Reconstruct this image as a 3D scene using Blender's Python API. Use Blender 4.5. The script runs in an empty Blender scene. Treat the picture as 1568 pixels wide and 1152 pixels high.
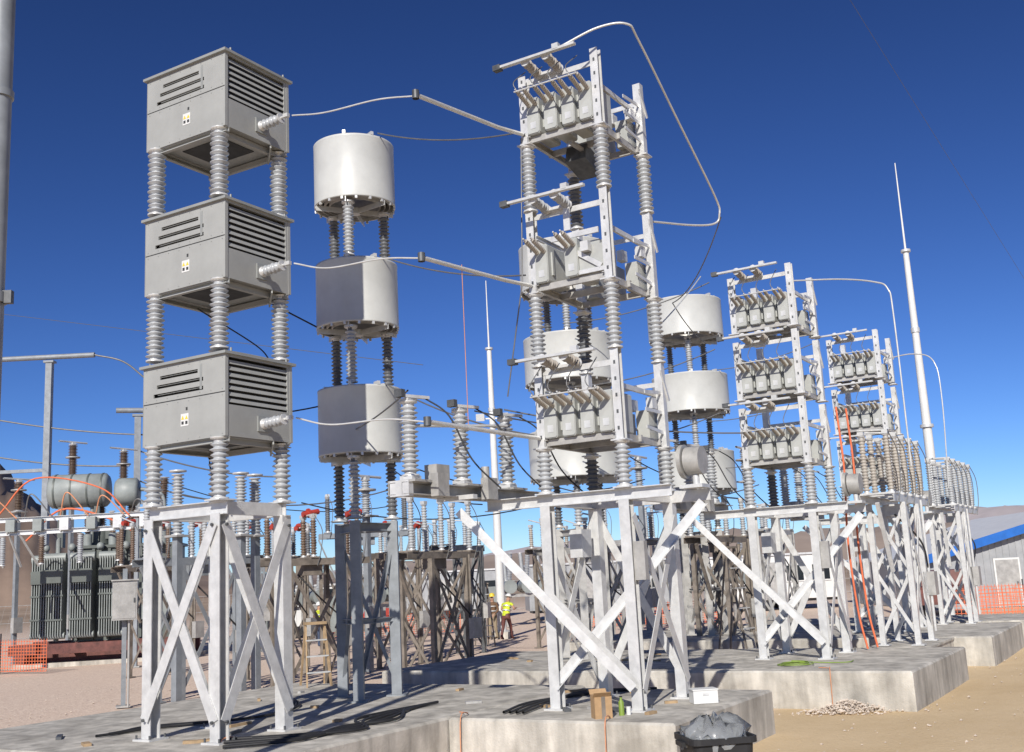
import bpy, math, random
from mathutils import Vector, Matrix, noise
random.seed(7)
YAW=math.radians(59.0); CY=math.cos(YAW); SY=math.sin(YAW)
PADZ=0.6
scene=bpy.context.scene
col=scene.collection
def W(a,b,z=0.0): return Vector((a*CY-b*SY, a*SY+b*CY, z))
# ---------------------------------------------------------------- materials
def mat(name,c,rough=.6,metal=0.0,var=.12,scale=5.0,bump=0.0,bscale=80.0,c2=None,stretch=None,spec=.5):
    m=bpy.data.materials.new(name); m.use_nodes=True
    nt=m.node_tree; N=nt.nodes; L=nt.links
    b=N['Principled BSDF']; b.inputs['Roughness'].default_value=rough; b.inputs['Metallic'].default_value=metal
    b.inputs['Specular IOR Level'].default_value=spec
    tc=N.new('ShaderNodeTexCoord'); mp=N.new('ShaderNodeMapping')
    if stretch: mp.inputs['Scale'].default_value=stretch
    L.new(tc.outputs['Object'],mp.inputs['Vector'])
    nz=N.new('ShaderNodeTexNoise'); nz.inputs['Scale'].default_value=scale; nz.inputs['Detail'].default_value=6; nz.inputs['Roughness'].default_value=.65
    L.new(mp.outputs[0],nz.inputs['Vector'])
    cr=N.new('ShaderNodeValToRGB'); e=cr.color_ramp.elements
    if c2 is None: c2=tuple(x*(1-2*var) for x in c)
    hi=tuple(min(1,x*(1+var)) for x in c)
    e[0].position=.32; e[1].position=.68
    e[0].color=(*c2,1); e[1].color=(*hi,1)
    L.new(nz.outputs['Fac'],cr.inputs['Fac']); L.new(cr.outputs['Color'],b.inputs['Base Color'])
    if bump>0:
        n2=N.new('ShaderNodeTexNoise'); n2.inputs['Scale'].default_value=bscale; n2.inputs['Detail'].default_value=4
        L.new(tc.outputs['Object'],n2.inputs['Vector'])
        bp=N.new('ShaderNodeBump'); bp.inputs['Strength'].default_value=bump; bp.inputs['Distance'].default_value=.02
        L.new(n2.outputs['Fac'],bp.inputs['Height']); L.new(bp.outputs[0],b.inputs['Normal'])
    return m
GALV=mat('galvanised_steel',(.66,.66,.65),.38,.25,.09,6,.08,30)
GALV2=mat('weathered_steel',(.43,.42,.40),.48,.2,.14,4,.1,30)
GREYST=mat('grey_paint_and_shade_steel',(.26,.28,.30),.5,.1,.12,4)  # grey paint on posts; on the nearest reactor stand it colours in shadow
TAN=mat('tan_steel',(.24,.205,.17),.6,.1,.2,4)
DSTEEL=mat('dark_steel',(.12,.125,.13),.5,.4,.2,6)
BOXP=mat('enclosure_paint',(.34,.345,.33),.5,0,.05,2.5,.05,8)
ROOFP=mat('roof_paint',(.29,.30,.29),.45,0,.07,2)
CANP=mat('capacitor_paint',(.42,.43,.41),.4,.0,.07,3)
FIB=mat('reactor_paint',(.54,.545,.52),.42,0,.05,2.0,.05,6)
PORC=mat('grey_porcelain',(.41,.425,.44),.3,0,.06,4)
PORCT=mat('tan_insulator',(.42,.385,.34),.38,0,.1,4)
PORCB=mat('brown_porcelain',(.17,.12,.09),.3,0,.15,4)
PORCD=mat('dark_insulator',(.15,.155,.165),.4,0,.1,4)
ALU=mat('aluminium_bus',(.66,.66,.64),.36,.3,.08,6)
WIRE=mat('wire_grey',(.20,.20,.20),.5,.5,.1,6)
BLK=mat('black_rubber',(.02,.02,.022),.6,0,.2,6)
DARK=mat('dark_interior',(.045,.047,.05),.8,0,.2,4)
RED=mat('red_paint',(.42,.05,.035),.45,0,.15,4)
ORG=mat('orange_plastic',(.72,.17,.07),.6,0,.1,4)
COPP=mat('copper_wire',(.66,.30,.16),.5,.1,.1,6)
WHT=mat('white_paint',(.70,.70,.68),.45,0,.05,2)
YEL=mat('yellow_label',(.75,.55,.05),.5,0,.05,4)
CARD=mat('cardboard',(.42,.27,.14),.8,0,.08,12)
WOOD=mat('lumber',(.40,.28,.16),.8,0,.15,8)
RUST=mat('skid_red_brown',(.15,.05,.04),.6,0,.25,4)
TGRN=mat('transformer_paint',(.11,.125,.115),.5,0,.12,2.0)
TGR2=mat('radiator_paint',(.27,.295,.285),.5,0,.12,2.0)
BLUE=mat('blue_trim',(.02,.14,.50),.4,0,.08,3)
SIDING=mat('grey_siding',(.36,.37,.38),.5,.1,.08,2)
GLASS=mat('dark_glass',(.02,.025,.03),.1,0,.05,3)
GREEN=mat('green_hose',(.22,.32,.05),.5,0,.1,5)
CONC=mat('concrete',(.58,.55,.49),.85,0,.12,1.6,.35,40,c2=(.37,.345,.30))
def add_streak(m):
    nt=m.node_tree;N=nt.nodes;L=nt.links;b=N['Principled BSDF']
    src=b.inputs['Base Color'].links[0].from_socket
    tc=N.new('ShaderNodeTexCoord');mp=N.new('ShaderNodeMapping');mp.inputs['Scale'].default_value=(3.5,3.5,.5)
    n=N.new('ShaderNodeTexNoise');n.inputs['Scale'].default_value=1.3;n.inputs['Detail'].default_value=7
    L.new(tc.outputs['Object'],mp.inputs[0]);L.new(mp.outputs[0],n.inputs['Vector'])
    mr=N.new('ShaderNodeMapRange');mr.inputs[1].default_value=.35;mr.inputs[2].default_value=.62;mr.inputs[3].default_value=.66;mr.inputs[4].default_value=1.05
    L.new(n.outputs['Fac'],mr.inputs[0])
    mx=N.new('ShaderNodeVectorMath');mx.operation='SCALE'
    L.new(src,mx.inputs[0]);L.new(mr.outputs[0],mx.inputs['Scale']);L.new(mx.outputs[0],b.inputs['Base Color'])
add_streak(CONC)
# ---------------------------------------------------------------- mesh builder
class MB:
    def __init__(s): s.v=[];s.f=[];s.m=[];s.s=[];s.mats=[]
    def mi(s,m):
        if m not in s.mats: s.mats.append(m)
        return s.mats.index(m)
    def add(s,vs,fs,m,smooth=False):
        o=len(s.v); k=s.mi(m); s.v.extend([tuple(x) for x in vs])
        for f in fs: s.f.append([i+o for i in f]); s.m.append(k); s.s.append(smooth)
    def box(s,c,d,m,R=None):
        vs=[]
        for x in(-.5,.5):
            for y in(-.5,.5):
                for z in(-.5,.5):
                    p=Vector((x*d[0],y*d[1],z*d[2]))
                    if R: p=R@p
                    vs.append(p+Vector(c))
        s.add(vs,[(0,1,3,2),(4,6,7,5),(0,4,5,1),(2,3,7,6),(0,2,6,4),(1,5,7,3)],m)
    def bx(s,x0,x1,y0,y1,z0,z1,m): s.box(((x0+x1)/2,(y0+y1)/2,(z0+z1)/2),(abs(x1-x0),abs(y1-y0),abs(z1-z0)),m)
    def prism(s,prof,p1,p2,m,up=(0,0,1)):
        p1=Vector(p1);p2=Vector(p2);d=(p2-p1).normalized();u=Vector(up)
        if abs(d.dot(u.normalized()))>.98: u=Vector((1,0,0))
        x=d.cross(u).normalized(); y=x.cross(d).normalized()
        n=len(prof)
        vs=[p1+x*a+y*b for a,b in prof]+[p2+x*a+y*b for a,b in prof]
        fs=[(i,(i+1)%n,n+(i+1)%n,n+i) for i in range(n)]+[tuple(range(n))[::-1],tuple(range(n,2*n))]
        s.add(vs,fs,m)
    def bar(s,p1,p2,w,h,m,up=(0,0,1)): s.prism([(-w/2,-h/2),(w/2,-h/2),(w/2,h/2),(-w/2,h/2)],p1,p2,m,up)
    def chan(s,p1,p2,w,h,m,up=(0,0,1),t=.012,flip=1):
        a=w*flip
        s.prism([(-a/2,-h/2),(a/2,-h/2),(a/2,-h/2+t),(-a/2+t*flip,-h/2+t),(-a/2+t*flip,h/2-t),(a/2,h/2-t),(a/2,h/2),(-a/2,h/2)],p1,p2,m,up)
    def ang(s,p1,p2,w,m,up=(0,0,1),t=.01):
        s.prism([(-w/2,-w/2),(w/2,-w/2),(w/2,-w/2+t),(-w/2+t,-w/2+t),(-w/2+t,w/2),(-w/2,w/2)],p1,p2,m,up)
    def lathe(s,prof,o,m,axis=(0,0,1),seg=16,smooth=True,cap=True):
        ax=Vector(axis).normalized(); q=Vector((0,0,1)).rotation_difference(ax)
        o=Vector(o);vs=[];n=len(prof)
        for r,z in prof:
            for k in range(seg):
                t=2*math.pi*k/seg; vs.append(o+q@Vector((r*math.cos(t),r*math.sin(t),z)))
        fs=[]
        for i in range(n-1):
            for k in range(seg):
                k2=(k+1)%seg; fs.append((i*seg+k,i*seg+k2,(i+1)*seg+k2,(i+1)*seg+k))
        s.add(vs,fs,m,smooth)
        if cap:
            a=[o+q@Vector((prof[0][0]*math.cos(2*math.pi*k/seg),prof[0][0]*math.sin(2*math.pi*k/seg),prof[0][1])) for k in range(seg)]
            b=[o+q@Vector((prof[-1][0]*math.cos(2*math.pi*k/seg),prof[-1][0]*math.sin(2*math.pi*k/seg),prof[-1][1])) for k in range(seg)]
            s.add(a,[tuple(range(seg))[::-1]],m); s.add(b,[tuple(range(seg))],m)
    def cyl(s,p1,p2,r,m,seg=10,r2=None):
        p1=Vector(p1);p2=Vector(p2); s.lathe([(r,0),(r if r2 is None else r2,(p2-p1).length)],p1,m,p2-p1,seg)
    def tube(s,pts,r,m,seg=6):
        pts=[Vector(p) for p in pts]; n=len(pts);vs=[];prev=None
        for i,p in enumerate(pts):
            d=(pts[min(i+1,n-1)]-pts[max(i-1,0)]).normalized()
            u=Vector((0,0,1)) if abs(d.z)<.95 else Vector((1,0,0))
            x=d.cross(u).normalized();
            if prev and x.dot(prev)<0: x=-x
            prev=x; y=x.cross(d)
            for k in range(seg):
                t=2*math.pi*k/seg; vs.append(p+x*r*math.cos(t)+y*r*math.sin(t))
        fs=[(i*seg+k,i*seg+(k+1)%seg,(i+1)*seg+(k+1)%seg,(i+1)*seg+k) for i in range(n-1) for k in range(seg)]
        s.add(vs,fs,m,True)
    def ball(s,c,r,m,sc=(1,1,1),seg=12):
        prof=[(max(.001,math.sin(math.pi*i/8)),-math.cos(math.pi*i/8)) for i in range(9)]
        vs=[];
        for a,z in prof:
            for k in range(seg):
                t=2*math.pi*k/seg; vs.append((c[0]+r*sc[0]*a*math.cos(t),c[1]+r*sc[1]*a*math.sin(t),c[2]+r*sc[2]*z))
        s.add(vs,[(i*seg+k,i*seg+(k+1)%seg,(i+1)*seg+(k+1)%seg,(i+1)*seg+k) for i in range(8) for k in range(seg)],m,True)
    def mesh(s,name):
        me=bpy.data.meshes.new(name); me.from_pydata(s.v,[],s.f)
        for m in s.mats: me.materials.append(m)
        me.polygons.foreach_set('material_index',s.m); me.polygons.foreach_set('use_smooth',s.s)
        me.update(); return me
    def obj(s,name,parent=None,loc=(0,0,0),rz=0):
        o=bpy.data.objects.new(name,s.mesh(name)); col.objects.link(o)
        o.location=loc; o.rotation_euler[2]=rz
        if parent: o.parent=parent
        return o
def top(name,loc,rz=YAW):
    e=bpy.data.objects.new(name,None); col.objects.link(e); e.location=loc; e.rotation_euler[2]=rz; e.empty_display_size=.3; return e
def sag(p1,p2,s,n=12):
    p1=Vector(p1);p2=Vector(p2); return [p1.lerp(p2,i/n)-Vector((0,0,s*4*(i/n)*(1-i/n))) for i in range(n+1)]
def smooth(pts,n=8):
    P=[Vector(p) for p in pts];P=[P[0]*2-P[1]]+P+[P[-1]*2-P[-2]];o=[]
    for i in range(1,len(P)-2):
        for k in range(n):
            t=k/n;a,b,c,d=P[i-1:i+3]
            o.append(.5*((2*b)+(c-a)*t+(2*a-5*b+4*c-d)*t*t+(3*b-a-3*c+d)*t**3))
    o.append(P[-2]); return o
# ---------------------------------------------------------------- insulators
_ins={}
def ins_mesh(L,r,m,pitch=.062,seg=16,fl=.05,core=.6):
    k=(round(L,2),r,m.name)
    if k in _ins: return _ins[k]
    b=MB(); b.lathe([(r*.95,0),(r*.95,.02),(r*.62,.025),(r*.62,fl)],(0,0,0),GALV,seg=12)
    b.lathe([(r*.62,L-fl),(r*.62,L-.025),(r*.95,L-.02),(r*.95,L)],(0,0,0),GALV,seg=12)
    n=max(2,int((L-2*fl)/pitch)); p=(L-2*fl)/n; prof=[]
    for i in range(n):
        z=fl+i*p; R=r if i%2==0 else r*.9
        prof+=[(r*core,z),(R*.97,z+p*.30),(R,z+p*.42),(R*.9,z+p*.52),(r*core,z+p*.78)]
    prof.append((r*core,L-fl)); b.lathe(prof,(0,0,0),m,seg=seg)
    me=b.mesh('insulator'); _ins[k]=me; return me
def ins(parent,loc,L,r=.11,m=None,axis=(0,0,1),name='insulator',seg=16):
    o=bpy.data.objects.new(name,ins_mesh(L,r,m or PORC,seg=seg)); col.objects.link(o); o.parent=parent
    o.location=loc; o.rotation_mode='QUATERNION'; o.rotation_quaternion=Vector((0,0,1)).rotation_difference(Vector(axis).normalized())
    return o
def legs(b,pts,h,w,m,ztop=None):
    for x,y in pts:
        b.chan((x,y,0),(x,y,h),w,w,m,up=(1,0,0),t=.014,flip=1 if x>0 else -1)
        b.box((x,y,.012),(w*1.9,w*1.9,.024),m)
        for sx in(-1,1):
            for sy in(-1,1): b.cyl((x+sx*w*.75,y+sy*w*.75,.02),(x+sx*w*.75,y+sy*w*.75,.07),.014,DSTEEL,6)
# ---------------------------------------------------------------- resistor stack
def resistor_stack(a,b_):
    T=top('harmonic_filter_resistor_stack',W(a,b_,PADZ)+Vector((-.06,0,0)))
    X,Y=.55,.6
    b=MB(); legs(b,[(-X,-Y),(X,-Y),(-X,Y),(X,Y)],2.72,.16,GALV)
    for s in(-1,1):
        b.chan((s*X,-Y-.1,2.79),(s*X,Y+.1,2.79),.08,.17,GALV,flip=s)
        b.chan((-X+.05,s*Y,2.79),(X-.05,s*Y,2.79),.08,.165,GALV,flip=s)
    for s in(-1,1):
        o=s*(X+.09); o2=s*(Y+.09)
        b.bar((o,-Y,.25),(o,Y,2.6),.012,.14,GALV); b.bar((o+s*.016,Y,.25),(o+s*.016,-Y,2.6),.012,.14,GALV)
        b.bar((-X,o2,.25),(X,o2,2.6),.14,.012,GALV,up=(0,1,0)); b.bar((X,o2+s*.016,.25),(-X,o2+s*.016,2.6),.14,.012,GALV,up=(0,1,0))
        for z in(.25,2.58):
            for q in(-1,1):
                b.cyl((o+s*.02,q*Y,z),(o+s*.05,q*Y,z),.02,DSTEEL,6); b.cyl((q*X,o2+s*.02,z),(q*X,o2+s*.05,z),.02,DSTEEL,6)
    for x in(-X,X):
        for y in(-Y,Y): b.box((x,y,2.885),(.26,.26,.018),GALV)
    b.obj('steel_stand',T)
    for (z,L) in((2.895,.77),(4.80,.91),(6.83,.94)):
        for x in(-X,X):
            for y in(-Y,Y): ins(T,(x,y,z),L,.125,PORC)
    for z in(3.67,5.71,7.77):
        b=MB(); x0,y0,h=.6,.75,1.04
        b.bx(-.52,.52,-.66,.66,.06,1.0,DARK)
        def strip(za,zb,ya=-y0,yb=y0): b.bx(-x0,-x0+.02,ya,yb,za,zb,BOXP)
        strip(.0,.55);
        b.bx(-x0+.004,-x0+.02,-y0,y0,.55,.565,DARK); strip(.565,.63)
        for k in range(3):
            zz=.63+k*.115; strip(zz+.05,zz+.115)
            for (ya,yb) in ((-y0,-.36+.1*(k==2)),(.56-.06*k,y0)): strip(zz,zz+.05,ya,yb)
            b.bx(-x0+.018,-x0+.06,-.38,.5,zz+.034,zz+.04,ROOFP)
        strip(.975,h)
        b.bx(-x0-.003,-x0-.001,-.34,-.30,.64,.97,ROOFP)
        b.bx(x0-.02,x0,-y0,y0,0,h,BOXP)
        for s in(-1,1):
            yo=s*y0
            b.bx(-x0+.021,x0-.021,yo-s*.02,yo,0,.40,BOXP)
            b.bx(-x0+.021,-x0+.06,yo-s*.02,yo,.40,h,BOXP); b.bx(x0-.085,x0-.021,yo-s*.02,yo,.40,h,BOXP)
            for k in range(7):
                zz=.455+k*.082
                b.box((0,yo-s*.016,zz),(2*x0-.16,.006,.056),BOXP,Matrix.Rotation(s*math.radians(22),3,'X'))
            b.bx(-x0+.061,x0-.086,yo-s*.02,yo,h-.03,h,BOXP)
            for sx in(-1,1):
                b.bx(sx*(x0+.004),sx*(x0-.045),yo+s*.001,yo+s*.006,.0,h,BOXP)
        b.bx(-x0+.02,x0-.02,-y0+.02,y0-.02,.02,.035,BOXP)
        for sx in(-1,1): b.chan((sx*.55,-y0,-.035),(sx*.55,y0,-.035),.06,.07,BOXP,flip=sx)
        for sy in(-1,1): b.chan((-.52,sy*.6,-.037),(.52,sy*.6,-.037),.06,.066,BOXP,flip=sy)
        b.bx(-.3,.3,-.38,.38,.010,.019,DARK)  # dark plate colours in the shade of an underside opening
        e=.045; R=[(-x0-e,-y0-e,h),(x0+e,-y0-e,h),(x0+e,y0+e,h),(-x0-e,y0+e,h)]
        v=R+[(p[0],p[1],h+.035) for p in R]+[(-.1,-y0+.1,h+.085),(.1,-y0+.1,h+.085),(.1,y0-.1,h+.085),(-.1,y0-.1,h+.085)]
        b.add(v,[(3,2,1,0),(0,1,5,4),(1,2,6,5),(2,3,7,6),(3,0,4,7),(4,5,9,8),(5,6,10,9),(6,7,11,10),(7,4,8,11),(8,9,10,11)],ROOFP)
        for sx in(-.5,.5): b.cyl((sx,-y0,h+.03),(sx,-y0,h+.09),.015,ROOFP,6); b.cyl((sx,y0,h+.03),(sx,y0,h+.09),.015,ROOFP,6)
        for k in range(8):
            for zz in(.03,.52,.60,1.0): b.cyl((-x0-.004,-.7+.2*k,zz),(-x0+.001,-.7+.2*k,zz),.008,ROOFP,6)
        b.bx(-x0-.004,-x0-.001,-.10,.04,.20,.36,WHT)
        for yy in(-.065,.005):
            b.add([(-x0-.006,yy-.028,.285),(-x0-.006,yy+.028,.285),(-x0-.006,yy,.335)],[(0,2,1)],YEL)
            b.bx(-x0-.0065,-x0-.005,yy-.02,yy+.02,.222,.262,DARK)
        b.bx(-x0-.004,-x0-.001,-.08,-.05,.40,.44,DARK)
        b.box((.05,-y0-.012,.2),(.2,.02,.2),ROOFP)
        b.bar((.25,-.74,.0),(.45,-.5,-.12),.02,.1,BOXP)
        b.obj('resistor_enclosure',T,(0,0,z))
        ins(T,(.05,-y0-.02,z+.2),.36,.075,PORC,(0,-1,.06),'wall_bushing')
        c=MB(); c.cyl((.05,-y0-.38,z+.222),(.05,-y0-.50,z+.23),.018,ALU,8); c.box((.05,-y0-.47,z+.23),(.05,.08,.05),ALU); c.obj('terminal',T)
    c=MB(); c.tube(smooth([(.3,.2,2.9),(.5,.7,3.6),(.45,.3,4.3)]),.012,BLK)
    c.tube(smooth([(0,.4,5.6),(.9,.2,5.2),(.9,-.1,4.9)]),.01,BLK); c.obj('jumper_cable',T); return T
# ---------------------------------------------------------------- reactor stack
def reactor_stack(a,b_,D,H,levels,lm=GREYST,seg=64,dx=0):  # default stand colour is a blue-grey with the shadow put into it
    T=top('air_core_reactor_stack',W(a,b_,PADZ)+Vector((dx,0,0)),0)
    R=D/2; rp=min(R*.74,.55)
    A=[math.radians(t) for t in(-95,25,145)]; P=[(rp*math.cos(t),rp*math.sin(t)) for t in A]
    b=MB()
    for x,y in P:
        b.chan((x,y,0),(x,y,2.78),.16,.16,lm,up=(0,1,0)); b.box((x,y,.012),(.32,.32,.024),lm); b.box((x,y,2.82),(.26,.26,.02),lm)
    for i in range(3):
        p,q=Vector((*P[i],0)),Vector((*P[(i+1)%3],0)); z=Vector((0,0,1))
        b.chan(p+z*2.68,q+z*2.68,.07,.14,lm); b.chan(p+z*1.2,q+z*1.2,.05,.08,lm)
        b.ang(p+z*.2,q+z*2.5,.06,lm); 
    b.obj('steel_stand',T)
    prev=2.83
    for z in levels:
        for x,y in P: ins(T,(x,y,prev),z-prev-.06,.10,PORCD if (x,y)!=P[0] else PORC)  # two of three coloured darker, shadow put into the insulator colour
        b=MB()
        for k in range(6):
            t=math.radians(-95+60*k); d=Vector((math.cos(t),math.sin(t),0))
            b.bar(d*.08+Vector((0,0,-.05)),d*(R-.005)+Vector((0,0,-.05)),.012,.09,ALU)
            b.bar(d*.08+Vector((0,0,H+.02)),d*(R-.08)+Vector((0,0,H+.02)),.012,.08,ALU)
        b.cyl((0,0,-.1),(0,0,0),.09,ALU,12); b.cyl((0,0,H-.02),(0,0,H+.07),.09,ALU,12)
        b.lathe([(R-.03,0),(R,.0),(R+.004,.01),(R+.004,.03),(R,.04),(R,H-.04),(R+.004,H-.03),(R+.004,H),(R-.03,H),(R-.03,0)],(0,0,0),FIB,seg=seg,cap=False)
        for rr in(R*.88,R*.76,R*.64): b.lathe([(rr-.02,0.02),(rr,.02),(rr,H-.02),(rr-.02,H-.02),(rr-.02,.02)],(0,0,0),GALV2,seg=40,cap=False)
        for k in range(18):
            t=2*math.pi*k/18; b.box(((R-.015)*math.cos(t),(R-.015)*math.sin(t),-.02),(.03,.04,.05),ALU,Matrix.Rotation(t,3,'Z'))
        for t in(-55,-95,30,150):
            t=math.radians(t); b.box(((R-.06)*math.cos(t),(R-.06)*math.sin(t),H+.03),(.14,.05,.06),ALU,Matrix.Rotation(t,3,'Z'))
        for x,y in P:
            b.cyl((x,y,-.07),(x,y,-.04),.11,ALU,12)
            b.box((x*1.1,y*1.1,-.1),(.06,.06,.1),DSTEEL)
        b.obj('reactor_winding',T,(0,0,z)); prev=z+H+.06
    return T
# ---------------------------------------------------------------- capacitor rack
def can_mesh():
    b=MB(); w,h,L=.21,.56,.62; c=.022
    prof=[(-w/2+c,-h/2),(w/2-c,-h/2),(w/2,-h/2+c),(w/2,h/2-c),(w/2-c,h/2),(-w/2+c,h/2),(-w/2,h/2-c),(-w/2,-h/2+c)]
    b.prism(prof,(0,0,0),(L,0,0),CANP)
    b.prism([(x*.92,y*.96) for x,y in prof],(-.014,0,0),(0,0,0),CANP)
    for s in(-1,1): b.box((.12,s*(w/2+.012),.0),(.05,.024,.34),CANP)
    b.box((-.016,0.0,-.15),(.004,.09,.10),ALU)
    for s,L2 in((1,1.0),(-1,1.0)):
        p=(-.014,s*.055,.17)
        pr=[(.036,0),(.036,.03),(.026,.035)]
        for k in range(7): z=.04+k*.038; pr+=[(.022,z),(.037,z+.014),(.037,z+.02),(.022,z+.034)]
        pr+=[(.030,.31),(.030,.335)]
        b.lathe([(r,z*L2) for r,z in pr],p,PORCT,(-1,0,.30),10)
        pr=[(.012,.335*L2),(.012,.40*L2)]; b.lathe(pr,p,ALU,(-1,0,.30),8)
    return b.mesh('capacitor_can')
CAN=can_mesh()
def rack(T,z0,h,X=.72,Y=.6,style=0):
    b=MB()
    for sx in(-1,1):
        for sy in(-1,1):
            hh=h if (sx,sy)!=(-1,1) else h*.92
            b.chan((sx*X,sy*Y,z0),(sx*X,sy*Y,z0+hh),.12,.12,GALV,up=(1,0,0),flip=sx)
            b.box((sx*X,sy*Y,z0-.01),(.22,.22,.018),GALV)
            for k in range(5): b.box((sx*(X+.061),sy*Y,z0+.15+k*h*.18),(.004,.03,.05),DSTEEL)
    for sy in(-1,1):
        b.chan((-X-.06,sy*(Y-.07),z0+.06),(X+.06,sy*(Y-.07),z0+.06),.05,.1,GALV2,flip=sy)
        b.chan((-X,sy*(Y-.07),z0+h*.62),(X,sy*(Y-.07),z0+h*.62),.04,.07,GALV,flip=sy)
    for sx in(-1,0,1):
        b.chan((sx*(X-.07)-.05,-Y,z0+.07),(sx*(X-.07)-.05,Y,z0+.07),.05,.09,GALV2)
    b.bar((-X+.05,-Y,z0+h*.86),(-X+.05,Y+.05,z0+h*.86),.02,.08,GALV)
    b.bar((X+.03,-Y,z0+h*.75),(X+.03,Y,z0+h*.75),.02,.07,GALV)
    b.bar((X-.1,-Y-.07,z0+h*.9),(X+.12,-Y-.07,z0+h*.55),.02,.05,GALV); 
    for k in range(3): b.box((X-.25,-Y+.05+k*.3,z0+h*.5),(.16,.1,.16),GALV); b.bar((0.1,-Y-.02,z0+.25+k*.25),(X,-Y-.02,z0+.2+k*.3),.015,.05,GALV)
    for k in range(3): b.box((X-.12,-.4+k*.35,z0+.33),(.3,.2,.42),CANP)
    cans=(-.43,-.145,.145,.43) if style!=2 else (-.05,.43)
    for y in cans:
        o=bpy.data.objects.new('capacitor_can',CAN); col.objects.link(o); o.parent=T; o.location=(-X-.07,y,z0+.12+.28)
        if len(cans)==4:
            b.tube(smooth([(-X-.42,y+.055,z0+.68),(-X-.42,y+.1,z0+.82),(-X-.2,y+.02,z0+h*.9)],5),.008,WIRE,5)
    if style==2:
        b.box((-X-.02,-.33,z0+.36),(.02,.42,.34),CANP); b.box((-X-.06,-.12,z0+.72),(.03,.75,.08),GALV)
        b.box((-X+.3,-.3,z0+.4),(.5,.3,.44),CANP); b.box((-X-.04,-.3,z0+.16),(.03,.5,.06),GALV)
        b.box((-X-.035,.0,z0+h*.8),(.03,.1,.5),GALV); b.bar((-X-.05,-.5,z0+.2),(-X-.05,.1,z0+.62),.02,.07,GALV)
        b.box((-X-.1,-.3,z0+.5),(.1,.12,.14),GALV)
    else:
        b.tube([(-X-.44,-.5,z0+.66),(-X-.44,.52,z0+.66)],.012,ALU)
    zt=z0+h*.93
    for y in(.0,.34): ins(T,(-X+.02,y,zt-.03),.42,.075,PORCT if style!=2 else PORC,(-1,0,.12),'standoff_insulator')
    b.bar((-X-.43,-.5,zt+.03),(-X-.43,.78,zt+.03),.07,.035,ALU); b.box((-X-.43,.78,zt+.03),(.1,.12,.08),DSTEEL); b.box((-X-.43,-.2,zt+.07),(.08,.1,.08),ALU)
    b.bar((-X,.0,zt-.05),(-X,.4,zt-.05),.1,.04,GALV)
    if style==1:
        b.box((.1,.1,z0-.12),(.5,.34,.26),DSTEEL,Matrix.Rotation(.3,3,'Y')); b.bar((-.5,0,z0-.02),(.6,0,z0-.02),.06,.05,GALV2)
    b.obj('capacitor_rack',T)
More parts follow.
